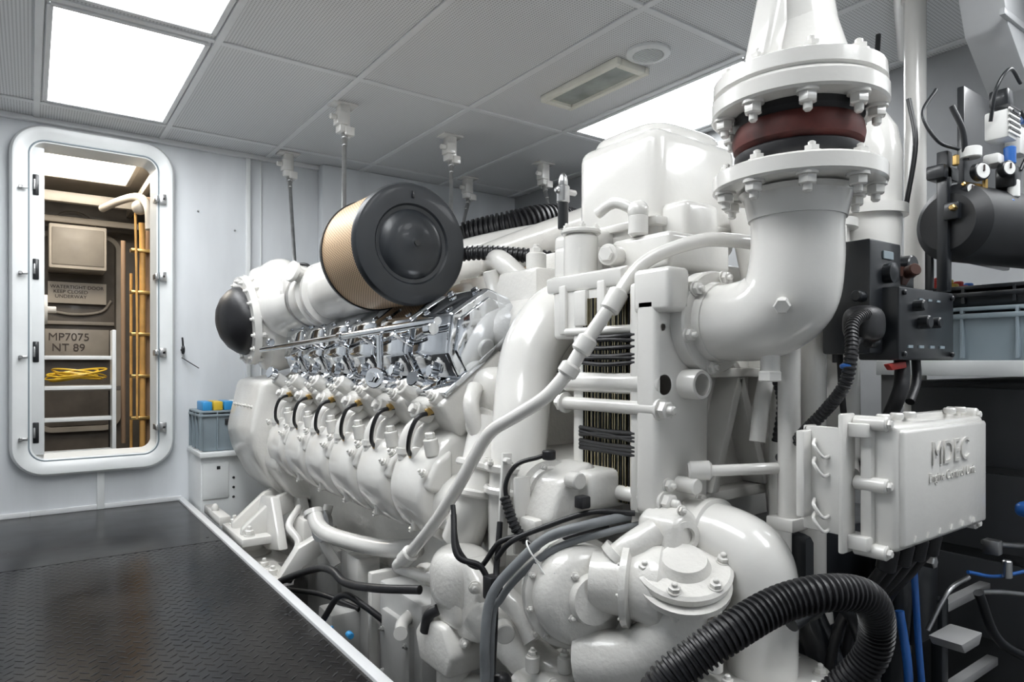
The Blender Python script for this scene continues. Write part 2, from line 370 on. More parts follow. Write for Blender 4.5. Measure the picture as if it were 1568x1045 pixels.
# ------------------------------------------------------------------ back wall storage
e=empty('steel_parts_cabinet'); k=MB(); k.box(.84,1.3,4.40,4.78,-.3,.32,.006); k.box(.83,1.3,4.36,4.78,.32,.35,.004); k.box(.85,1.0,4.39,4.41,.06,.28,.004); k.done('body',FRAMEW,e)
k=MB()
for z in (.06,.12,.18): k.cyl((1.03,4.401,z),(1.03,4.395,z),.008,10)
k.box(.93,.95,4.385,4.392,.24,.26,.002); k.done('holes',BLACK,e)
def crate(nm,x0,x1,y0,y1,z0,z1,m):
    e=empty(nm); k=MB(); h=z1-z0
    k.prism([(x0+.015,z0),(x1-.015,z0),(x1,z1-.03),(x0,z1-.03)],'Y',y0+.006,y1-.006,.006)
    k.box(x0-.01,x1+.01,y0-.01,y1+.01,z1-.035,z1-.02,.003); k.box(x0-.006,x1+.006,y0-.006,y1+.006,z1-.012,z1,.003)
    n=max(3,int((x1-x0)/.09))
    for i in range(n+1):
        x=x0+(x1-x0)*i/n; k.box(x-.004,x+.004,y0-.008,y0+.01,z0+.01,z1-.005,.001,1)
    n=3
    for i in range(n+1):
        y=y0+(y1-y0)*i/n; k.box(x0-.008,x0+.012,y-.004,y+.004,z0+.01,z1-.005,.001,1)
    k.done('shell',m,e)
    q=MB(); q.box((x0+x1)/2-.05,(x0+x1)/2+.05,y0-.004,y0+.008,z1-.09,z1-.05,.004); q.done('hand_slot',BLACK,e)
    return e
crate('grey_storage_crate',.84,1.22,4.40,4.72,.352,.60,GREYP)
e=empty('parts_bin_tray')
for i,m in enumerate((CYAN,YEL,CYAN,LABEL,CYAN,YEL)):
    MB().box(.86+i*.062,.915+i*.062,4.44,4.62,.60,.655,.006).done('bin_%d'%i,m,e)
# ------------------------------------------------------------------ ENGINE
E=empty('marine_diesel_engine')
m=MB()
half=[(1.30,-.30),(1.20,-.02),(1.17,.30),(1.15,.60),(1.22,.74),(1.40,.86),(1.52,.76)]
poly=half+[(3.36-x,z) for x,z in reversed(half)]
m.prism(poly,'Y',1.75,4.0,.02)
m.prism([(1.04,.24),(.95,.42),(.93,.53),(.99,.80),(1.25,.84),(1.9,.84),(2.3,.6),(2.3,.1),(1.5,-.2),(1.2,.1)],'Y',3.62,4.15,.03,3)
m.prism([(1.10,.20),(1.0,.36),(1.02,.55),(1.3,.62),(1.3,.15)],'Y',3.42,3.64,.03,3)
for i in range(6): m.bolt((.965,3.70+i*.07,.66),(-1,0,.2),.010,.012)
# near-end head casting details
m.ball((1.23,1.80,.80),(.075,.07,.085),.8); m.lathe((1.17,1.78,.70),(-.6,-.8,.2),[(-.05,.055),(.02,.055),(.03,.045),(.03,.0)],28)
m.ring((1.155,1.762,.705),(-.6,-.8,.2),.042,5,.007,.008)
m.cyl((1.28,1.78,.93),(1.28,1.70,.93),.045,28,.006); m.cyl((1.28,1.70,.93),(1.28,1.685,.93),.028,6); m.cyl((1.36,1.76,1.02),(1.36,1.70,1.02),.035,24)
m.tube([(1.14,1.78,.82),(1.10,1.74,.76),(1.12,1.72,.66)],.026); m.ring((1.28,1.74,.85),(0,-1,0),.055,5,.010,.012)
m.done('crankcase',WHITE2,E)
sp=MB(); sp.prism([(1.26,-.5),(1.14,-.2),(1.14,.06),(2.2,.06),(2.2,-.2),(2.1,-.5)],'Y',1.9,3.9,.02)
sp.box(1.04,1.2,1.95,2.28,-.50,.10,.012); sp.box(1.02,1.06,2.0,2.22,-.4,.02,.01); sp.box(1.10,1.25,2.28,2.6,-.5,.02,.01); sp.box(.98,1.14,2.6,2.75,-.3,-.12,.01); sp.box(1.12,1.25,2.9,3.3,-.4,.05,.015)
for z in (-.35,-.2,-.05): sp.bolt((1.02,2.02,z),(-1,0,0),.008,.01); sp.bolt((1.02,2.20,z),(-1,0,0),.008,.01)
sp.done('sump',GREYB,E)
Ys=[1.98+.29*i for i in range(6)]
lob=MB(); hd=MB(); chm=MB(); ld=MB(); br=MB(); bt=MB()
lob.tube([(1.13,1.78,.44),(1.13,3.6,.44)],.10)
sec=[(1.18,.70),(1.09,.66),(1.015,.58),(.985,.49),(.995,.42),(1.05,.335),(1.12,.30),(1.2,.32)]
for y in Ys:
    lob.prism(sec,'Y',y-.120,y+.120,.034,4)
    lob.box(1.02,1.08,y-.012,y+.012,.34,.62,.01,2)
    lob.prism([(1.1,.62),(1.04,.585),(1.0,.50),(1.1,.46)],'Y',y-.135,y-.02,.016,3)
    lob.tube([(1.04,y+.075,.57),(1.045,y+.075,.635),(1.085,y+.07,.685),(1.16,y+.06,.70)],.031)
    lob.lathe((1.043,y+.075,.60),(0,0,1),[(-.01,.031),(-.01,.038),(.01,.038),(.01,.031)],20)
    lob.tube([(1.05,y+.02,.60),(1.06,y+.0,.665),(1.11,y-.01,.70),(1.16,y-.01,.72)],.022)
    lob.cyl((1.05,y-.09,.60),(1.04,y-.09,.655),.024); lob.cyl((1.04,y-.09,.655),(1.038,y-.09,.675),.016,6)
    bt.bolt((1.012,y+.125,.585),(-.7,0,.7),.012,.015); bt.bolt((1.0,y-.118,.55),(-.8,0,.6),.010,.014)
    bt.bolt((1.04,y+.03,.345),(-.7,0,-.7),.010,.012)
    M=RY(-38)
    hd.box(1.21-.15,1.21+.15,y-.130,y+.130,.80-.07,.80+.07,.016,3,M)
    hd.cyl((1.09,y+.09,.78),(1.03,y+.09,.82),.032); hd.cyl((1.08,y-.02,.72),(1.02,y-.02,.745),.028); hd.cyl((1.1,y-.09,.76),(1.05,y-.09,.79),.024)
    hd.cyl((1.02,y-.02,.745),(1.005,y-.02,.752),.018,6)
    bt.bolt((1.035,y+.09,.817),(-.8,0,.55),.017,.018); bt.bolt((1.045,y-.09,.79),(-.8,0,.6),.012,.016)
    pr=[(-.165,-.085),(.165,-.085),(.165,.05),(.11,.125),(-.06,.135),(-.15,.04)]
    N=Matrix.Translation((1.225,0,.985))@RY(-36)
    chm.prism(pr,'Y',y-.122,y+.122,.012,3,N)
    chm.box(1.205-.17,1.205+.17,y-.135,y+.135,.90-.010,.90+.010,.004,2,M)
    chm.prism([(-.13,-.07),(.13,-.07),(.13,.04),(.09,.10),(-.05,.105),(-.12,.03)],'Y',y-.134,y-.118,.006,2,N)
    for dx,dy in ((-.035,-.08),(-.035,.08),(.085,-.08),(.085,.08)):
        p=N@V((dx,0,.130)); chm.bolt((p.x,y+dy,p.z),N.to_3x3()@V((0,0,1)),.011,.012,False)
    q0=N@V((-.16,0,-.03)); chm.cyl((q0.x,y,q0.z),(q0.x-.03,y,q0.z+.005),.022,20)
    ld.tube([(1.09,y-.045,.735),(1.02,y-.055,.725),(.995,y-.045,.68),(1.0,y-.015,.62),(1.03,y+.02,.585)],.0075)
    br.cyl((1.10,y-.04,.745),(1.045,y-.05,.735),.013,12); br.cyl((1.02,y+.01,.60),(1.04,y+.025,.575),.011,12)
lob.done('intake_runners',WHITE,E); hd.done('cylinder_heads',WHITE2,E); chm.done('chrome_rocker_covers',CHROME,E,30); ld.done('injector_leads',RUBBER,E); br.done('lead_fittings',BRASS,E); bt.done('head_bolts',WHITE,E)
chr2=MB()
for y in Ys: 
    N=Matrix.Translation((2.15,0,.985))@RY(36); chr2.prism([(-.165,-.085),(.165,-.085),(.15,.04),(.06,.135),(-.11,.125),(-.165,.05)],'Y',y-.125,y+.125,.016,3,N)
chr2.done('chrome_rocker_covers_far_bank',CHROME,E,30)
r=MB(); r.tube([(1.00,3.66,.965),(1.02,2.7,1.0),(1.04,1.84,1.03)],.014,12)
for y in Ys[:5]: r.cyl((1.02,y+.145,1.0),(1.10,y+.145,.96),.008,10)
for y in (3.6,2.6,1.86): r.cyl((1.025,y-.02,1.005),(1.025,y+.02,1.005),.021,12)
r.cyl((1.02,2.23,.84),(.99,2.21,.845),.038,24); r.cyl((.99,2.21,.845),(.975,2.205,.848),.02,6); r.cyl((1.02,2.22,.84),(1.02,2.23,1.0),.012)
r.cyl((1.02,1.93,.84),(.99,1.92,.85),.026,24); r.cyl((1.02,3.5,.84),(.99,3.49,.85),.03,20)
r.done('chrome_rail',CHROME,E)
# inner vee
v=MB()
v.tube([(1.45,1.75,1.02),(1.45,2.6,1.02),(1.45,3.7,1.05)],.13)
v.tube([(1.90,1.75,1.02),(1.90,2.6,1.02),(1.90,3.7,1.05)],.13)
v.tube([(1.78,3.6,1.30),(1.84,2.8,1.40),(1.92,2.2,1.47),(1.96,1.8,1.50)],.085)
v.box(1.40,1.95,3.3,4.0,.9,1.35,.05,3)
for y in (1.95,2.3,2.6,2.95,3.2): v.ball((1.44,y,1.14),(.08,.08,.08),.7); v.cyl((1.42,y+.1,1.1),(1.38,y+.1,1.24),.03)
v.box(1.36,1.58,1.75,1.98,1.0,1.22,.02); v.tube([(1.45,1.95,1.2),(1.42,2.05,1.28),(1.55,2.3,1.30),(1.7,2.5,1.3)],.04)
v.box(1.42,1.70,2.05,2.35,1.1,1.24,.02); v.box(1.5,1.62,1.8,1.95,1.2,1.29,.01); v.ring((1.55,2.2,1.24),(0,0,1),.09,6,.012,.014)
v.cyl((1.50,1.72,1.16),(1.50,1.99,1.16),.06); v.cyl((1.40,1.80,1.2),(1.40,1.80,1.27),.035); v.bolt((1.40,1.80,1.27),(0,0,1),.02,.02)
v.done('vee_manifolds',WHITE2,E)
v=MB(); v.tube([(1.25,2.3,1.30),(1.40,2.15,1.32),(1.55,1.95,1.29),(1.65,1.85,1.26)],.026,14,corr=.02); v.done('breather_hose',RUBBER,E)
v=MB(); v.tube([(1.25,2.32,1.30),(1.31,2.24,1.315)],.034); v.done('breather_clamp',STEEL,E)
# turbocharger
T=empty('turbocharger')
c=(.96,3.90,1.13)
MB().lathe(c,(-1,0,-.16),[(-.02,.19),(.02,.19),(.05,.175),(.09,.14),(.12,.09),(.134,.04),(.136,.0)]).done('black_dome',RUBBER,T)
t=MB(); t.lathe(c,(1,0,.12),[(.0,.20),(.0,.245),(.035,.25),(.045,.225),(.065,.24),(.09,.285),(.14,.305),(.22,.295),(.30,.23),(.36,.14),(.5,.11)],64)
t.ring((.975,3.90,1.13),(-1,0,-.12),.222,16,.014,.020)
t.ring((.995,3.90,1.135),(1,0,.12),.235,16,.014,.022)
t.ball((1.16,3.86,1.24),(.18,.18,.25))
t.tube([(1.22,3.85,1.02),(1.3,3.7,.9),(1.4,3.6,.8)],.11)
t.lathe((1.16,3.72,1.2),(0,-1,.04),[(0,.17),(.14,.18),(.20,.145),(.55,.14),(.57,.158),(.60,.158),(.61,.14),(.64,.14),(.65,.155),(.68,.155),(.69,.13),(1.22,.13)],48)
t.cyl((1.10,3.15,1.30),(1.0,3.12,1.32),.04); t.cyl((1.0,3.12,1.32),(.98,3.115,1.325),.05,24)
t.tube([(1.25,3.95,1.35),(1.33,3.9,1.28),(1.4,3.8,1.15)],.06)
t.box(1.12,1.35,3.3,3.7,.95,1.15,.03,3)
t.box(1.02,1.08,3.30,3.42,1.22,1.32,.012)
t.done('housing',WHITE,T)
t=MB(); t.lathe((1.157,3.30,1.218),(0,-1,.04),[(0,.145),(.0,.149),(.02,.149),(.02,.145)],40); t.lathe((1.157,2.62,1.245),(0,-1,.04),[(0,.13),(.0,.136),(.02,.136),(.02,.13)],40); t.cyl((1.05,3.19,1.33),(1.03,3.16,1.355),.012); t.done('clamp_band',STEEL,T)
t=MB(); t.tube([(1.03,3.28,1.35),(1.06,3.24,1.375),(1.10,3.22,1.37),(1.12,3.3,1.35)],.008); t.done('sensor_lead',BLACK,T)
T.parent=E
# air filters
def airfilter(x,y0,y1,z,R=.222):
    e=empty('air_filter')
    MB().lathe((x,y0,z),(0,1,0),[(.0,R*.965),(y1-y0-.01,R*.965)],64,False).done('gold_mesh_element',MESHM,e,origin=(x,y0,z))
    k=MB(); k.lathe((x,y0-.02,z),(0,1,0),[(.028,R*.96),(.028,R),(.010,R),(.0,R*.97),(-.003,R*.9),(.0,R*.66),(.008,R*.63),(.010,R*.57),(-.004,R*.52),(-.014,R*.44),(-.020,R*.3),(-.022,R*.12),(-.030,R*.06),(-.030,0)],72)
    k.lathe((x,y1,z),(0,1,0),[(-.02,R*.96),(-.02,R*.99),(.0,R*.98),(.01,R*.5)],64)
    k.done('end_caps',CAPM,e,40)
    k=MB(); k.lathe((x,y0-.045,z),(0,-1,0),[(0,.018),(.003,.018),(.004,.010),(.012,.010),(.012,0)],20); k.box(x-.004,x+.004,y0-.03,y0-.022,z+.165,z+.19,.001); k.done('wing_nut',BLACK,e)
    return e
airfilter(1.117,2.18,2.51,1.326).parent=E
airfilter(2.24,2.50,2.88,1.40,.2).parent=E
# ---------------- near end: coolant / charge pipes
p=MB()
p.tube([(1.45,1.655,1.08),(1.36,1.66,1.04),(1.28,1.66,.945),(1.23,1.64,.83),(1.185,1.60,.716),(1.155,1.575,.60),(1.14,1.57,.50),(1.14,1.57,.36)],[.10,.10,.095,.09,.085,.08,.075,.075],24)
p.tube([(1.17,1.74,.72),(1.15,1.73,.66),(1.11,1.70,.58),(1.08,1.69,.48),(1.06,1.73,.36)],.062,20)
for c0,a,R in (((1.11,1.70,.585),(.3,.0,1),.072),((1.085,1.69,.51),(.2,.0,1),.072),((1.15,1.575,.59),(.1,0,1),.088),((1.142,1.57,.53),(.05,0,1),.086)):
    p.lathe(c0,a,[(-.012,R),(-.006,R+.006),(.006,R+.006),(.012,R)],32)
p.ring((1.15,1.575,.60),(.1,0,1),.09,8,.008,.010)
p.done('charge_air_pipes',WHITE,E)
p=MB()
p.tube([(1.60,1.05,1.215),(1.47,1.07,1.215),(1.40,1.11,1.213),(1.33,1.18,1.184),(1.28,1.217,1.143),(1.22,1.239,1.060),(1.18,1.265,.992),(1.15,1.287,.934),(1.12,1.308,.875),(1.08,1.347,.811),(1.05,1.434,.758),(1.02,1.514,.709),(1.0,1.565,.637),(.98,1.619,.55),(.96,1.715,.432),(.95,1.862,.304),(.94,1.92,.255),(.97,1.86,.243),(1.0,1.80,.24)],.0185,16)
for a,b_ in (((1.235,1.235,1.085),(1.205,1.248,1.03)),((1.165,1.275,.965),(1.145,1.29,.925)),((1.13,1.30,.895),(1.115,1.312,.865)),((.953,1.85,.315),(.945,1.89,.28))): p.cyl(a,b_,.027,20,.006)
p.done('slender_crossover_pipe',WHITE,E)
# heat exchanger
hx=MB()
hx.prism([(1.22,.53),(1.25,.50),(1.40,.50),(1.42,.56),(1.43,1.08),(1.40,1.12),(1.26,1.10),(1.22,1.06)],'Y',1.10,1.17,.014,3)
hx.box(1.23,1.86,1.165,1.20,.52,1.10,.01)
hx.box(1.24,1.86,1.385,1.43,.52,1.10,.012)
hx.box(1.22,1.30,1.06,1.18,1.02,1.13,.015,3)
hx.box(1.68,1.71,1.10,1.17,.53,1.0,.008)
hx.box(1.42,1.70,1.09,1.17,.86,.885,.006); hx.box(1.42,1.70,1.11,1.17,.53,.56,.006)
hx.prism([(1.425,.56),(1.455,.56),(1.565,.86),(1.535,.86)],'Y',1.095,1.17,.005); hx.prism([(1.655,.56),(1.685,.56),(1.565,.86),(1.535,.86)],'Y',1.095,1.17,.005)
hx.prism([(1.43,.98),(1.46,.98),(1.565,.88),(1.535,.88)],'Y',1.10,1.17,.005)
hx.lathe((1.50,1.17,1.02),(0,-1,0),[(0,.05),(.04,.05),(.045,.045)],24)
hx.box(1.25,1.62,1.26,1.53,.965,1.135,.014,3)
hx.prism([(1.245,1.10),(1.24,1.145),(1.27,1.155),(1.64,1.155),(1.64,1.10)],'Y',1.24,1.55,.008)
hx.box(1.24,1.26,1.30,1.33,.98,1.12,.004); hx.box(1.24,1.26,1.46,1.49,.98,1.12,.004); hx.box(1.235,1.26,1.37,1.42,1.0,1.10,.006)
hx.box(1.36,1.62,1.18,1.40,1.15,1.25,.016,3)
hx.box(1.26,1.36,1.42,1.54,1.14,1.24,.015,3)
hx.cyl((1.30,1.46,1.14),(1.30,1.46,1.27),.05,28,.008); hx.cyl((1.30,1.46,1.27),(1.30,1.46,1.285),.058,28,.004); hx.box(1.34,1.62,1.45,1.64,1.14,1.30,.02,3)
hx.ring((1.30,1.46,1.285),(0,0,1),.045,5,.008,.010)
hx.cyl((1.36,1.37,1.20),(1.30,1.35,1.20),.03); hx.cyl((1.30,1.35,1.20),(1.285,1.345,1.20),.022,6)
hx.cyl((1.37,1.30,1.25),(1.37,1.30,1.31),.028,20,.006); hx.ball((1.37,1.30,1.32),.03)
hx.tube([(1.37,1.30,1.32),(1.34,1.36,1.35),(1.33,1.42,1.33)],.016)
for x,z,r_ in ((1.235,.785,.018),(1.25,.845,.028),(1.25,.56,.020),(1.245,.985,.012)):
    hx.cyl((x,1.10,z),(x,1.46,z),r_)
for x,z in ((1.235,.785),(1.25,.56)):
    hx.bolt((x,1.10,z),(0,-1,0),.020,.028); hx.bolt((x,1.45,z),(0,1,0),.022,.028)
hx.lathe((1.33,1.11,.845),(0,-1,0),[(0,.038),(.055,.038),(.06,.035),(.06,.027),(.0,.027)],32,False)
hx.cyl((1.30,1.10,.60),(1.30,1.04,.60),.02); hx.tube([(1.31,1.06,.635),(1.36,1.0,.64),(1.46,.93,.645),(1.56,.92,.64)],.014); hx.cyl((1.30,1.07,.635),(1.34,1.03,.638),.024,20,.006)
for x,z in ((1.38,1.06),(1.38,.55),(1.26,.60),(1.69,.9),(1.69,.6)): hx.bolt((x,1.10,z),(0,-1,0),.013,.016)
hx.done('cooler_frame',WHITE,E)
pl=MB(); bk=MB()
bk.box(1.275,1.8,1.19,1.40,.54,1.08,0)
for i in range(30):
    y=1.197+i*.0065; (pl if i%2==0 else bk).box(1.242+random.uniform(0,.006),1.30,y,y+.0030,.535,1.075,0)
pl.done('cooler_plates',GOLDW,E); bk.done('cooler_core',BLACK,E)
q=MB()
for z in (.665,.675,.685,.70,.71,.72,.90,.91,.92,.94,.955,.97): q.tube([(1.235,1.18,z),(1.230,1.29,z+random.uniform(-.01,.01)),(1.235,1.39,z)],.006,8)
q.done('cooler_cable_ties',RUBBER,E)
# expansion tank
tk=MB()
tk.box(1.42,1.80,1.28,1.62,1.22,1.575,.045,4)
tk.ball((1.61,1.45,1.545),(.17,.155,.07),.5)
tk.box(1.405,1.815,1.265,1.635,1.285,1.31,.006)
tk.box(1.45,1.6,1.20,1.30,1.24,1.35,.02,3)
tk.prism([(1.20,1.26),(1.29,1.26),(1.29,1.36),(1.24,1.34)],'X',1.5,1.52,.005)
tk.done('expansion_tank',WHITE,E,40)
q=MB(); q.cyl((1.30,1.54,1.30),(1.30,1.54,1.40),.016); q.done('valve_stem',BLACK,E)
q=MB(); q.cyl((1.30,1.54,1.38),(1.30,1.54,1.43),.02,12); q.ball((1.30,1.54,1.44),(.014,.014,.03)); q.cyl((1.27,1.54,1.415),(1.35,1.54,1.415),.009,10); q.done('valve_cap',STEEL,E)
# exhaust elbow
X=empty('exhaust_pipe_with_bellows'); X.parent=E
x0,y0=1.40,.845
el=MB()
el.lathe((x0,1.10,1.0),(0,-1,0),[(0,.130),(.035,.130),(.04,.125),(.04,.102),(.06,.098)],40)
el.ring((x0,1.06,1.0),(0,-1,0),.116,6,.014,.016,.3)
el.tube([(x0,1.08,1.0),(x0,1.0,.998),(x0,.92,1.01),(x0,.865,1.05),(x0,.847,1.12),(x0,.845,1.20),(x0,.845,1.30)],[.094,.096,.102,.104,.100,.098,.104],36)
el.lathe((x0,y0,1.22),(0,0,1),[(0,.104),(.05,.114),(.06,.125)],48)
el.lathe((x0,y0,1.285),(0,0,1),[(0,.12),(.0,.176),(.005,.182),(.035,.182),(.04,.176),(.04,.10)],56)
el.ring((x0,y0,1.285),(0,0,-1),.156,9,.017,.024,.2); el.ring((x0,y0,1.325),(0,0,1),.156,9,.014,.014,.2)
el.lathe((x0,y0,1.452),(0,0,1),[(0,.12),(.0,.180),(.005,.185),(.035,.185),(.04,.18),(.045,.175),(.05,.182),(.08,.180),(.085,.172),(.085,.122),(.11,.112),(.20,.085),(.30,.07)],56)
el.ring((x0,y0,1.452),(0,0,-1),.158,9,.017,.026,.2); el.ring((x0,y0,1.537),(0,0,1),.152,9,.015,.016,.2)
el.tube([(x0,y0,1.53),(x0-.01,y0,1.62),(x0-.02,y0,1.72),(x0-.01,y0+.01,1.85),(x0+.05,y0+.02,2.05),(x0+.1,y0+.03,CZ+.0)],[.10,.082,.072,.068,.068,.068],36)
el.prism([(x0-.165,1.535),(x0-.05,1.535),(x0-.03,1.85),(x0-.075,1.85),(x0-.115,1.70)],'Y',y0-.03,y0+.03,.015,3)
el.cyl((x0-.07,y0-.01,1.035),(x0-.105,y0-.03,1.022),.014); el.cyl((x0-.105,y0-.03,1.022),(x0-.118,y0-.037,1.017),.018,6)
el.cyl((x0-.01,y0+.06,.93),(x0-.01,y0+.06,.87),.022,20,.004); el.cyl((x0-.01,y0+.06,.88),(x0-.01,y0+.06,.855),.028,6)
el.done('elbow_and_flanges',WHITE,X)
be=MB(); be.lathe((x0,y0,1.325),(0,0,1),[(0,.115),(.012,.128),(.025,.134),(.040,.134),(.046,.125)],48); be.lathe((x0,y0,1.425),(0,0,1),[(0,.13),(.012,.138),(.03,.135)],48); be.done('bellows_rubber',RUBBER,X)
be=MB(); be.lathe((x0,y0,1.368),(0,0,1),[(0,.124),(.012,.136),(.03,.139),(.05,.136),(.060,.130)],48); be.done('bellows_red_band',REDR,X)
# ---------------- low front
lp=MB()
lp.tube([(1.34,1.22,.475),(1.34,1.08,.48),(1.345,.98,.475),(1.35,.92,.445),(1.35,.90,.38),(1.35,.90,.28),(1.35,.90,.16)],[.080,.080,.080,.082,.080,.077,.077],32)
lp.lathe((1.345,1.03,.48),(0,-1,0),[(-.012,.082),(-.008,.090),(.008,.090),(.012,.082)],32)
lp.lathe((1.35,.90,.20),(0,0,-1),[(0,.085),(0,.15),(.03,.15),(.03,.09)],40); lp.ring((1.35,.90,.17),(0,0,-1),.125,8,.014,.018); lp.ring((1.35,.90,.20),(0,0,1),.125,8,.012,.014)
lp.cyl((1.475,.91,.50),(1.475,.91,1.02),.026,24); lp.box(1.44,1.51,.88,.95,.50,.53,.004)
lp.cyl((1.58,1.0,.3),(1.58,1.0,1.1),.028)
lp.done('coolant_outlet_elbow',WHITE,E)
be=MB(); be.lathe((1.35,.90,.17),(0,0,-1),[(0,.10),(.03,.12),(.08,.12),(.12,.10)],40); be.done('lower_bellows',REDR,E)
pu=MB()
pu.lathe((1.08,1.22,.34),(-.25,-1,.1),[(-.10,.11),(.0,.120),(.03,.118),(.05,.105),(.06,.085),(.065,.06),(.085,.055),(.088,.0)],40)
pu.lathe((1.08,1.22,.34),(-.25,-1,.1),[(-.04,.11),(-.035,.135),(-.015,.135),(-.01,.12)],40); pu.ring((1.084,1.236,.338),(-.25,-1,.1),.127,10,.007,.009,.2)
pu.lathe((1.16,1.08,.38),(.55,-.8,.0),[(-.12,.07),(-.04,.075),(.0,.085),(.02,.095),(.04,.095),(.05,.085),(.08,.078),(.10,.05),(.11,.0)],40)
pu.lathe((1.16,1.08,.38),(.55,-.8,.0),[(-.05,.07),(-.045,.098),(-.03,.098),(-.025,.08)],36); pu.ring((1.138,1.112,.38),(-.55,.8,.0),.088,8,.007,.008)
pu.lathe((1.20,1.0,.42),(-.3,-.3,1),[(-.14,.06),(-.05,.075),(0,.075),(.0,.104),(.018,.108),(.024,.100),(.024,.06),(.045,.05),(.045,0)],40)
pu.ring((1.195,.995,.442),(-.3,-.3,1),.090,6,.012,.014)
pu.lathe((1.192,.992,.395),(-.3,-.3,1),[(0,.076),(.0,.102),(.016,.104),(.016,.076)],40); pu.ring((1.192,.992,.395),(.3,.3,-1),.090,6,.010,.014)
pu.tube([(1.20,1.0,.36),(1.17,1.02,.28),(1.12,1.09,.22),(1.06,1.19,.20)],[.07,.065,.062,.07])
pu.tube([(1.10,1.16,.40),(1.14,1.11,.46),(1.20,1.08,.50)],.035); pu.lathe((1.125,1.13,.44),(.5,-.4,.7),[(-.01,.035),(-.01,.046),(.01,.046),(.01,.035)],24)
pu.ring((1.10,1.155,.345),(-.25,-1,.1),.095,6,.009,.010,.4)
pu.prism([(-.06,-.08),(.06,-.06),(.05,.06),(.01,.09),(-.05,.06)],'Y',-.06,.06,.02,3,Matrix.Translation((1.24,1.08,.47)))
pu.lathe((1.235,1.03,.495),(-.3,-1,0),[(0,.036),(.014,.036),(.016,.022),(.0,.018)],24,False); pu.ring((1.235,1.03,.495),(-.3,-1,0),.06,3,.009,.01,.6)
pu.prism([(1.14,.0),(1.10,.25),(1.16,.52),(1.30,.62),(2.1,.62),(2.2,.1),(2.0,-.25),(1.3,-.25)],'Y',1.42,1.78,.03,3)
pu.box(1.15,1.40,1.25,1.45,.52,.62,.02,3)
pu.lathe((1.16,1.45,.55),(-.4,-1,0),[(-.1,.085),(.05,.085),(.055,.07),(.07,.065),(.07,0)],36); pu.ring((1.14,1.40,.55),(-.4,-1,0),.07,5,.008,.010)
pu.prism([(1.08,.42),(1.05,.50),(1.10,.60),(1.2,.64),(1.26,.58),(1.24,.44)],'Y',1.30,1.42,.02,3); pu.cyl((1.12,1.30,.60),(1.12,1.26,.60),.022); pu.box(1.03,1.10,1.33,1.40,.44,.50,.01)
pu.ball((1.02,1.66,.27),(.085,.10,.10),.75); pu.box(.95,1.07,1.58,1.74,.15,.28,.025,3); pu.prism([(1.60,.02),(1.76,.02),(1.79,.10),(1.74,.16),(1.62,.16),(1.57,.09)],'X',.93,1.08,.014,3)
pu.prism([(1.50,.14),(1.62,.12),(1.64,.30),(1.58,.36),(1.50,.30)],'X',.97,1.06,.02,3)
pu.cyl((.99,1.66,.04),(.99,1.66,-.12),.05); pu.tube([(1.0,1.66,-.05),(1.05,1.55,-.05),(1.2,1.45,-.05)],.06)
pu.lathe((1.0,1.85,.24),(.3,-1,0),[(-.02,.028),(0,.034),(.03,.034),(.035,.028),(.08,.028)],20)
pu.tube([(1.0,1.55,.22),(1.05,1.46,.16),(1.06,1.36,.12),(1.08,1.25,.10)],[.06,.065,.06,.05])
pu.box(1.0,1.22,1.22,1.38,.02,.14,.02,3); pu.box(1.05,1.40,1.05,1.20,-.06,.08,.02,3)
pu.tube([(.98,1.36,.10),(1.02,1.28,.06),(1.10,1.18,.05),(1.2,1.1,.02)],.03)
pu.ring((1.02,1.22,.09),(-.3,-1,.1),.05,5,.010,.012)
for i in range(4): pu.cyl((1.0+i*.06,1.30-i*.05,.14),(1.0+i*.06,1.30-i*.05,.18),.018,16); pu.bolt((1.0+i*.06,1.30-i*.05,.18),(0,0,1),.010,.012)
pu.tube([(1.0,1.45,.30),(1.02,1.38,.26),(1.03,1.33,.20)],.03); pu.cyl((.98,1.40,.22),(.96,1.36,.22),.025); pu.box(1.08,1.16,1.12,1.2,.08,.15,.012,3)
pu.cyl((1.15,1.0,.10),(1.15,1.0,.24),.024); pu.cyl((1.22,.93,.22),(1.22,.93,.34),.018); pu.cyl((1.22,.93,.26),(1.22,.93,.29),.026,6)
for a in ((.96,1.50,.30),(1.0,1.45,.40),(1.03,1.33,.22),(1.12,1.14,.14),(.98,1.58,.12),(1.06,1.30,.42)): pu.bolt(a,(-.5,-.8,.1),.013,.016)
pu.done('water_pump_castings',WHITE2,E)
q=MB(); q.cyl((1.14,.99,.20),(1.14,.99,.26),.02,6); q.cyl((1.14,.99,.24),(1.14,.99,.30),.013,16); q.cyl((1.22,.93,.34),(1.22,.93,.37),.010,12); q.done('brass_unions',BRASS,E)
q=MB(); q.box(1.0,1.03,1.44,1.45,.36,.66,.003,M=RY(4)); q.box(1.02,1.07,1.40,1.41,.40,.60,.003); q.cyl((1.015,1.44,.64),(1.015,1.42,.64),.010,6); q.done('bracket_straps',WHITE,E)
q=MB()
q.tube([(1.10,1.36,.66),(1.08,1.38,.65),(1.03,1.41,.63),(1.01,1.43,.57),(1.03,1.42,.48),(1.05,1.40,.43)],.006)
q.tube([(.90,1.51,.50),(.88,1.46,.41),(.93,1.43,.38),(.95,1.41,.33)],.008); q.tube([(.91,1.53,.52),(.895,1.48,.42),(.94,1.45,.37),(.97,1.40,.44),(1.02,1.36,.46)],.007)
q.tube([(1.0,1.42,.55),(1.01,1.38,.47),(1.05,1.36,.43)],.013,corr=.012); q.tube([(1.0,1.44,.48),(.98,1.42,.42),(.96,1.40,.36),(.93,1.36,.28),(.92,1.36,.1)],.008)
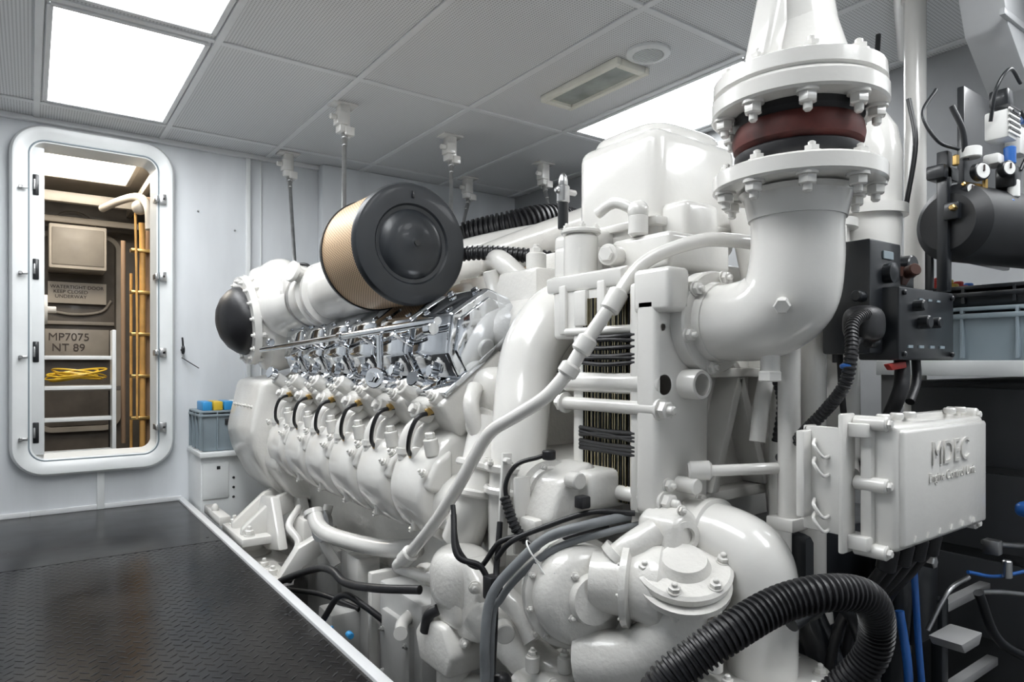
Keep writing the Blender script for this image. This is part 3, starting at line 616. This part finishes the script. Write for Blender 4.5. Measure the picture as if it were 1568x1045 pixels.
q.tube([(.96,1.40,.40),(.98,1.36,.45),(1.04,1.30,.49),(1.12,1.22,.53),(1.2,1.15,.53)],.007); q.tube([(.95,1.36,.36),(1.0,1.31,.43),(1.07,1.25,.47),(1.15,1.19,.50)],.006)
q.cyl((1.10,1.36,.67),(1.10,1.36,.645),.018); q.box(.93,.97,1.38,1.42,.30,.36,.006); q.ball((.93,1.33,.12),(.022,.022,.026),.8)
q.box(1.09,1.12,1.22,1.25,.54,.57,.004)
q.tube([(.93,1.72,.12),(.93,1.70,.17),(.95,1.68,.19)],.016)
q.done('wiring_looms',RUBBER,E)
q=MB(); q.tube([(.88,1.33,-.2),(.88,1.33,.13),(.88,1.33,.24),(.90,1.33,.34),(.95,1.29,.42),(1.01,1.25,.48),(1.08,1.19,.51),(1.20,1.17,.52)],.012); q.tube([(.905,1.34,-.2),(.905,1.34,.24),(.93,1.33,.33),(.98,1.28,.41),(1.04,1.23,.46),(1.12,1.17,.49),(1.24,1.15,.50)],.009); q.done('grey_hoses',GREYH,E)
q=MB(); q.lathe((.98,1.27,.445),(.5,-.5,.5),[(-.002,.030),(0,.032),(.003,.030)],20,False); q.tube([(.97,1.25,.43),(.98,1.22,.40),(.99,1.2,.41)],.002); q.done('cable_ties',LABEL,E)
# engine mounts
q=MB()
q.tube([(1.0,2.85,.235),(1.0,2.80,.20),(1.02,2.73,.175),(1.06,2.54,.175),(1.10,2.34,.19),(1.15,2.18,.22)],.034,20); q.lathe((1.0,2.87,.25),(0,-.6,-.8),[(0,.034),(.0,.042),(.02,.042),(.025,.034)],24)
for xa in (.98,1.12): q.prism([(3.30,-.02),(3.50,-.06),(3.86,-.06),(3.90,.0),(3.70,.08),(3.62,.20),(3.44,.22),(3.36,.08)],'X',xa,xa+.05,.012)
for ya in (3.50,3.68): q.prism([(.86,.02),(.86,.06),(1.02,.20),(1.2,.26),(1.2,.16),(1.06,.10),(.98,.02)],'Y',ya,ya+.05,.01)
q.box(.84,1.05,3.42,3.84,-.01,.03,.006); q.box(.84,1.08,3.38,3.88,-.14,-.10,.006); q.lathe((.94,3.63,-.12),(0,0,1),[(0,.10),(.03,.10),(.05,.07),(.12,.07)],32)
q.bolt((.89,3.48,.03),(0,0,1),.02,.03); q.bolt((.89,3.78,.03),(0,0,1),.02,.03); q.box(.84,.96,3.0,3.30,-.10,-.06,.006); q.bolt((.89,3.08,-.06),(0,0,1),.018,.025); q.bolt((.89,3.22,-.06),(0,0,1),.018,.025)
q.prism([(.88,-.08),(.98,.06),(1.16,.14),(1.16,.05),(1.0,-.03),(.95,-.10)],'Y',3.0,3.06,.008); q.tube([(.95,3.1,-.05),(1.02,3.12,.05),(1.0,3.2,.12),(1.08,3.3,.18)],.018)
q.box(.84,.90,3.9,4.3,.0,.05,.006); q.ball((.86,4.1,.06),(.02,.02,.03)); q.box(1.02,1.2,2.3,2.34,-.35,.12,.01)
q.tube([(1.1,2.95,.25),(1.06,2.92,.12),(1.1,2.85,.0)],.022); q.box(1.05,1.15,2.5,2.62,.0,.12,.012); q.tube([(.94,1.9,.05),(1.0,2.0,.04),(1.1,2.1,.03)],.022); q.box(1.05,1.2,3.15,3.3,-.1,.15,.02)
q.done('engine_mounts',WHITE,E)
q=MB(); q.tube([(.86,2.98,-.09),(.89,2.94,-.05),(.95,2.70,.05),(.945,2.50,.095),(.95,2.38,.08),(.96,2.15,.12),(1.04,1.96,.15)],.015); q.tube([(.85,2.6,-.2),(.9,2.5,-.1),(.95,2.42,.02),(1.0,2.3,.0),(1.1,2.2,-.1)],.012); q.tube([(.9,3.4,-.2),(1.0,3.1,-.16),(1.02,2.8,-.1),(1.1,2.6,-.12)],.011); q.tube([(.9,2.5,-.3),(.92,2.2,-.24),(.98,1.95,-.2),(1.1,1.8,-.1)],.012); q.done('bilge_hoses',RUBBER,E)
q=MB(); q.lathe((1.06,2.9,.17),(-1,-.2,.2),[(0,.07),(.02,.07),(.02,.02),(.03,.02)],24); q.done('belt_pulley',STEEL,E)
q=MB(); q.cyl((.90,2.5,-.12),(.94,2.47,-.12),.011); q.cyl((.93,2.3,-.08),(.93,2.27,-.08),.012); q.done('bilge_valve',CYAN,E)
q=MB(); q.box(.86,.90,2.28,2.38,-.16,-.10,.006); q.cyl((.88,2.2,-.15),(.88,2.45,-.15),.012); q.tube([(.83,1.2,-.2),(.84,2,-.22),(.86,3,-.25)],.03); q.done('bilge_fittings',STEEL,E)
# ------------------------------------------------------------------ far side background
e=empty('black_flexible_duct'); MB().tube([(2.05,3.5,1.60),(2.15,3.45,1.66),(2.35,3.25,1.72),(2.6,3.2,1.78),(3.0,3.3,1.80)],.085,20,corr=.03).done('duct',RUBBER,e)
k=MB(); k.tube([(1.80,3.7,1.42),(1.95,3.2,1.50),(2.3,2.8,1.58),(2.8,2.5,1.62)],.08); k.done('overhead_exhaust_duct',WHITE,E)
e=empty('dark_equipment_rack'); k=MB(); k.box(1.85,3.3,4.25,4.68,-.5,1.75,.02); k.box(2.7,3.3,3.3,4.25,-.5,1.5,.02)
for i in range(8): k.box(1.84,3.3,4.24,4.255,.1+i*.2,.11+i*.2,.002,1)
k.done('body',mat('rack_grey',(.05,.052,.055),.5),e)
# ------------------------------------------------------------------ control unit box
e=empty('engine_control_unit_box'); e.parent=E
k=MB(); k.box(1.455,1.905,.655,.735,.502,.768,.012,3); k.box(1.465,1.895,.645,.665,.512,.758,.008,3)
k.box(1.44,1.92,.70,.725,.488,.782,.006)
for x,z in ((1.45,.77),(1.45,.50),(1.91,.77),(1.91,.50),(1.45,.64)):
    k.cyl((x,.67,z),(x,.74,z),.016,20); k.cyl((x,.662,z),(x,.672,z),.010,6)
for x in (1.47,1.53,1.59,1.80,1.86): k.cyl((x,.69,.775),(x,.69,.79),.014,16)
for i in range(6): k.prism([(0,0),(.014,0),(.007,.012)],'Y',.642,.647,.0,1,Matrix.Translation((1.505+i*.06,0,.522)))
k.done('housing',WHITE,e)
k=MB(); k.box(1.40,1.455,.74,.752,.49,.79,.005); k.box(1.40,1.412,.745,.83,.53,.76,.004); k.box(1.40,1.44,.82,.83,.55,.76,.003); k.box(1.42,1.47,.70,.76,.50,.53,.004); k.box(1.42,1.47,.70,.76,.74,.77,.004); k.box(1.37,1.46,.81,.83,.56,.75,.004)
for z in (.73,.69,.60,.57): k.tube([(1.395,.80,z),(1.375,.79,z-.01),(1.385,.775,z-.035),(1.41,.77,z-.03)],.004,8)
k.done('mounting_bracket',WHITE,e)
EMB=mat('embossed_lettering',(.62,.605,.57),.4)
text('embossed_label','MDEC',(1.585,.6445,.675),.074,EMB,e,.003); text('embossed_sublabel','Engine Control Unit',(1.575,.6445,.638),.030,EMB,e,.0015)
k=MB()
for x in (1.50,1.57,1.64,1.71): k.cyl((x,.69,.50),(x,.70,.45),.020,16); k.tube([(x,.70,.46),(x+.01,.74,.40),(x,.8,.30),(x+.02,.85,.1)],.012)
k.done('connector_cables',RUBBER,e)
# ------------------------------------------------------------------ black monitoring box
e=empty('black_engine_monitoring_box'); e.parent=E
k=MB(); k.box(1.70,2.01,.76,.86,.905,1.085,.006); k.box(1.64,1.80,.80,.92,.92,1.20,.006); k.box(1.82,1.92,.82,.9,1.08,1.16,.006); k.cyl((1.87,.80,1.15),(1.87,.86,1.15),.03)
for x,z in ((1.72,1.07),(1.99,1.07),(1.72,.92),(1.99,.92)): k.cyl((x,.752,z),(x,.762,z),.007,10)
k.cyl((1.81,.735,1.0),(1.81,.765,1.0),.017); k.cyl((1.87,.735,1.0),(1.87,.765,1.0),.014); k.cyl((1.78,.735,1.04),(1.78,.765,1.04),.014)
k.lathe((1.72,.80,1.12),(0,-1,0),[(0,.025),(.02,.025),(.022,.018),(.03,.0)],24)
k.cyl((1.66,.80,1.0),(1.62,.80,1.0),.022); k.cyl((1.66,.80,.95),(1.63,.80,.95),.016); k.cyl((1.66,.82,1.06),(1.61,.82,1.06),.014)
k.done('housing',BLACKM,e)
k=MB(); k.box(1.70,1.75,.796,.80,1.155,1.175,.001,1)
for i in range(4): k.box(1.74+i*.06,1.765+i*.06,.757,.76,.935,.942,0)
for i in range(3): k.box(1.80+i*.05,1.82+i*.05,.757,.76,1.055,1.06,0)
k.done('labels',GREYP,e)
k=MB(); k.cyl((1.83,.80,1.12),(1.83,.86,1.14),.026,6); k.cyl((1.81,.77,1.135),(1.83,.80,1.13),.016); k.done('brown_connector',mat('brown_plastic',(.06,.02,.012),.4),e)
k=MB(); k.prism([(1.68,.895),(1.77,.902),(1.775,.886),(1.70,.880)],'Y',.775,.79,.003); k.done('red_tag',mat('red_tape',(.3,.02,.015),.5),e)
k=MB(); k.tube([(1.66,.79,1.0),(1.58,.78,1.01),(1.50,.77,.985),(1.455,.75,.92),(1.445,.76,.85),(1.455,.81,.79),(1.46,.86,.74),(1.5,.95,.66)],.013,16,corr=.010); k.tube([(1.64,.80,.96),(1.56,.79,.95),(1.48,.77,.90),(1.46,.78,.82),(1.46,.86,.74)],.009); k.ball((1.61,.80,.99),(.05,.04,.045),.7)
k.tube([(1.80,.80,.91),(1.78,.79,.86),(1.77,.80,.80),(1.8,.9,.6)],.018); k.tube([(1.88,.80,.91),(1.86,.79,.85),(1.80,.78,.80)],.011)
k.done('cable_bundle',RUBBER,e)
k=MB(); k.cyl((1.447,.755,.885),(1.449,.755,.895),.016,16); k.done('blue_cable_tie',BLUE,e)
# white machinery behind
k=MB(); k.tube([(1.75,1.2,1.35),(1.76,1.15,1.1),(1.75,1.1,.85),(1.72,1.05,.5),(1.7,1.0,.2)],.07); k.tube([(1.72,1.0,1.2),(1.70,.98,1.05),(1.68,.97,.85),(1.68,.97,.3)],.035); k.box(1.60,2.3,1.25,1.75,.0,1.2,.04,3); k.tube([(1.55,1.0,.95),(1.5,1.0,.8),(1.48,1.0,.7)],.02)
k.tube([(1.95,1.10,1.45),(1.96,1.08,1.2),(1.94,1.05,.95),(1.85,1.0,.75),(1.75,.95,.6)],.065); k.tube([(1.82,1.2,1.5),(1.80,1.1,1.3),(1.80,1.05,1.1),(1.82,1.05,.8)],.04)
k.lathe((1.95,1.09,1.30),(0,0,1),[(0,.065),(0,.095),(.025,.095),(.025,.065)],32)
k.box(1.86,1.92,1.0,1.04,.7,1.3,.006); k.done('aftercooler_pipes',WHITE,E)
k=MB(); k.tube([(1.50,.98,1.0),(1.48,.96,.9),(1.52,.96,.8),(1.53,.98,.7)],.010,corr=.014); k.tube([(1.74,.93,.95),(1.72,.91,.8),(1.74,.91,.7)],.008); k.tube([(1.68,.9,1.3),(1.66,.9,1.1),(1.7,.92,.9)],.006); k.done('small_conduits',RUBBER,E)
# big corrugated hose
e=empty('corrugated_suction_hose')
MB().tube([(.80,.80,.22),(.84,.75,.36),(.89,.72,.41),(.95,.69,.45),(1.04,.66,.485),(1.12,.62,.50),(1.21,.60,.48),(1.275,.61,.42),(1.29,.63,.34),(1.26,.68,.26),(1.2,.75,.15),(1.15,.8,-.1)],.029,24,corr=.0105).done('hose',RUBBER,e)
# ------------------------------------------------------------------ right side of room
e=empty('white_vertical_pipe'); k=MB(); k.cyl((2.58,1.10,-.54),(2.58,1.10,2.25),.036); k.tube([(2.58,1.10,2.2),(2.58,1.10,2.26),(2.6,1.13,2.29),(2.72,1.2,2.29),(3.2,1.4,2.29)],.036); k.lathe((2.58,1.10,2.20),(0,0,1),[(0,.036),(.0,.045),(.04,.045),(.04,.036)],24); k.done('pipe',WHITE,e)
e=empty('white_filter_housing'); e.parent=E; k=MB(); k.lathe((2.12,1.04,1.12),(0,0,1),[(0,.09),(.42,.095),(.50,.08),(.55,.05),(.56,0)],40); k.lathe((2.12,1.04,1.35),(0,0,1),[(0,.095),(.0,.11),(.03,.11),(.03,.095)],40); k.done('body',WHITE,e); k=MB(); k.box(2.22,2.24,.9,.92,1.0,1.3,.003); k.tube([(2.3,1.0,1.75),(2.3,.98,1.6),(2.28,1.0,1.4)],.008); k.tube([(2.52,1.2,2.1),(2.50,1.2,1.9),(2.50,1.2,1.5)],.009); k.done('gauge_tube',BLACK,e)
e=empty('air_intake_hood'); k=MB()
k.prism([(2.38,2.12),(2.46,1.95),(2.66,1.80),(3.3,1.80),(3.38,2.31),(2.34,2.31)],'Y',.78,.90,.006); k.box(2.40,3.3,.77,.785,1.96,1.98,.002); k.done('housing',HOOD,e); k=MB(); k.box(2.62,3.3,.60,.78,2.0,2.28,.01); k.done('grille',DARK,e)
# pneumatic panel
e=empty('pneumatic_control_panel')
RECV=mat('receiver_black',(.010,.011,.013),.5,var=.2,vscale=10)
k=MB(); k.cyl((2.12,.82,1.30),(2.9,.66,1.30),.11,48,.03); k.done('air_receiver',RECV,e)
k=MB(); k.box(2.1,2.13,.81,.84,1.10,1.5,.004); k.box(2.08,2.18,.81,.86,1.42,1.46,.006); k.box(2.24,2.60,.82,.84,1.20,1.72,.004)
k.box(2.24,2.29,.71,.76,1.63,1.68,.008); k.box(2.09,2.125,.78,.82,1.30,1.35,.006); k.box(2.26,2.31,.70,.75,1.40,1.46,.006)
k.tube([(2.10,.8,1.62),(2.12,.78,1.55),(2.14,.78,1.47)],.008); k.tube([(2.3,.7,1.70),(2.22,.7,1.72),(2.18,.72,1.66),(2.2,.74,1.58)],.005)
k.tube([(2.12,.79,1.50),(2.06,.82,1.52),(2.04,.85,1.60),(2.1,.84,1.68)],.005); k.tube([(2.3,.7,1.62),(2.34,.68,1.55),(2.3,.7,1.45)],.005)
k.done('mounting_plate',BLACKM,e)
k=MB(); k.box(2.21,2.28,.70,.76,1.53,1.61,.006)
for i in range(5): k.box(2.205,2.285,.695,.70,1.54+i*.016,1.547+i*.016,.001,1)
k.cyl((2.15,.77,1.475),(2.15,.77,1.505),.026); k.box(2.20,2.27,.72,.76,1.46,1.49,.006); k.cyl((2.28,.71,1.42),(2.28,.71,1.37),.015); k.box(2.30,2.36,.70,.74,1.5,1.58,.005); k.done('solenoid_valves',LABEL,e)
k=MB()
for i in range(5): k.box(2.206,2.284,.694,.697,1.549+i*.016,1.553+i*.016,0)
k.box(2.225,2.265,.692,.70,1.60,1.607,0); k.done('valve_vents',BLACK,e)
def gauge(x,y,z,r):
    q=MB(); q.lathe((x,y,z),(-.5,-1,0),[(0,r),(.018,r),(.02,r*.88),(.017,r*.86)],28); q.done('gauge_rim',BLACKM,e)
    q=MB(); q.lathe((x,y,z),(-.5,-1,0),[(.0175,r*.86),(.0205,r*.8),(.0208,0)],28,False); q.done('gauge_face',LABEL,e)
    q=MB(); q.lathe((x,y,z),(-.5,-1,0),[(.0205,r*.12),(.0225,0)],12,False); q.box(x-.012,x-.008,y-.0225,y-.0195,z-.002,z+r*.6,0); q.done('gauge_needle',TXT,e)
gauge(2.165,.76,1.435,.026); gauge(2.235,.72,1.445,.022); gauge(2.14,.78,1.385,.016)
k=MB(); k.cyl((2.25,.71,1.46),(2.25,.71,1.51),.015); k.cyl((2.245,.71,1.335),(2.245,.71,1.36),.013); k.cyl((2.33,.70,1.59),(2.33,.70,1.62),.012); k.done('blue_regulators',BLUE,e)
k=MB(); k.cyl((2.12,.78,1.40),(2.20,.76,1.40),.007,6); k.cyl((2.19,.75,1.38),(2.19,.75,1.42),.007,6); k.tube([(2.19,.75,1.37),(2.15,.77,1.345),(2.10,.8,1.34)],.004); k.cyl((2.10,.79,1.45),(2.10,.79,1.48),.009,6); k.cyl((2.10,.79,1.33),(2.07,.79,1.33),.009,6); k.done('brass_fittings',BRASS,e)
# shelf & crates
e=empty('storage_shelf'); k=MB(); k.box(2.20,3.40,.45,1.05,.875,.900,.003); k.box(2.19,2.21,.45,1.05,.86,.905,.002); k.box(2.20,3.4,.44,.455,.86,.905,.002); k.done('board',FRAMEW,e)
k=MB(); k.box(2.40,3.3,.66,1.04,-.54,.84,.01)
k.done('lower_cabinet',mat('cabinet_dark_grey',(.045,.047,.05),.5),e)
k=MB()
for z in (.05,.32,.58): k.box(2.385,2.40,.68,1.02,z,z+.24,.004); k.box(2.42,3.2,.645,.66,z,z+.24,.004)
k.done('drawer_fronts',mat('drawer_grey',(.06,.063,.068),.4),e)
k=MB(); k.box(2.2,2.235,.45,.49,-.55,.87,.003); k.box(2.2,2.235,1.0,1.04,-.55,.87,.003); k.done('posts',mat('post_grey',(.12,.12,.12),.4),e)
crate('grey_storage_crate',2.28,2.75,.56,.98,.902,1.065,GREYP)
crate('grey_storage_crate',2.29,2.74,.58,.97,1.066,1.13,BLACKM)
k=MB(); k.box(2.42,2.62,.545,.553,.96,.98,.001,1); k.done('crate_label',LABEL)
e=empty('bottled_supplies')
for i,(c_,x) in enumerate(((RED,2.36),(YEL,2.44),(RED,2.52),(BLUE,2.60),(LABEL,2.68))): q=MB(); q.cyl((x,.94,1.131),(x,.94,1.155),.03); q.cyl((x,.94,1.155),(x,.94,1.17),.015); q.done('bottle_%d'%i,c_,e)
# lower right
e=empty('pipework_frame'); e.parent=E; k=MB()
k.box(2.08,2.38,.80,.83,.20,.225,.003); k.box(2.08,2.38,.78,.81,-.02,.005,.003); k.prism([(1.68,.27),(1.80,.27),(1.78,.245),(1.70,.245)],'Y',.62,.69,.004); k.done('steel_angles',mat('angle_grey',(.28,.28,.28),.4),e)
k=MB(); k.tube([(1.70,.76,.30),(1.70,.74,.15),(1.68,.74,.0),(1.66,.74,-.3)],.010); k.tube([(1.76,.76,.50),(1.77,.75,.25),(1.77,.74,.0),(1.8,.8,-.3)],.008); k.tube([(2.1,.76,.32),(2.2,.72,.30),(2.35,.65,.32)],.005); k.ball((2.25,.66,.49),(.035,.035,.022),.7); k.done('blue_hoses',BLUE,e)
k=MB(); k.tube([(1.5,.88,.3),(1.55,.85,.15),(1.6,.85,-.1),(1.6,.85,-.4)],.04); k.tube([(1.85,.85,.5),(1.83,.82,.3),(1.85,.85,.0),(1.85,.85,-.4)],.03); k.tube([(1.3,.8,.35),(1.4,.78,.38),(1.5,.76,.32),(1.55,.74,.1)],.02); k.tube([(2.0,.7,.3),(2.1,.68,.15),(2.3,.6,.05)],.012); k.tube([(2.3,.64,.49),(2.36,.62,.44),(2.36,.62,.36)],.006); k.box(2.04,2.08,.80,.83,-.54,.24,.003); k.box(1.88,2.02,.80,.92,.15,.42,.01); k.done('dark_pipes',BLACKM,e)
k=MB(); k.box(1.62,2.16,.95,1.2,-.54,.45,.02)  # added box, a dark backdrop for the lower right, not an engine part
for i in range(6): k.box(1.64,2.14,.935,.95,-.4+i*.13,-.39+i*.13,.002,1)
k.done('dark_backdrop_box',BLACKM,E)
k=MB(); k.tube([(2.15,.74,.40),(2.25,.72,.38),(2.38,.70,.36)],.008); k.tube([(2.08,.72,.28),(2.2,.7,.26),(2.38,.66,.22)],.007); k.cyl((2.2,.70,.30),(2.2,.70,.35),.012); k.box(2.14,2.17,.70,.74,.37,.41,.004); k.cyl((1.90,.79,.38),(1.90,.76,.38),.016,6); k.tube([(1.9,.78,.2),(1.95,.75,.3),(2.05,.74,.32)],.006); k.done('steel_fittings',STEEL,e)
# ------------------------------------------------------------------ camera / world
cam=bpy.data.cameras.new('camera'); co=bpy.data.objects.new('camera',cam); bpy.context.collection.objects.link(co)
co.location=(0,0,.9); co.rotation_euler=(math.radians(90),0,math.radians(-35.8)); cam.sensor_width=36; cam.lens=23.49; cam.shift_y=.0207; cam.clip_start=.02
scn.camera=co
wd=bpy.data.worlds.new('world'); scn.world=wd; wd.use_nodes=True; wd.node_tree.nodes['Background'].inputs[0].default_value=(.8,.85,.9,1); wd.node_tree.nodes['Background'].inputs[1].default_value=.3
scn.view_settings.view_transform='Standard'
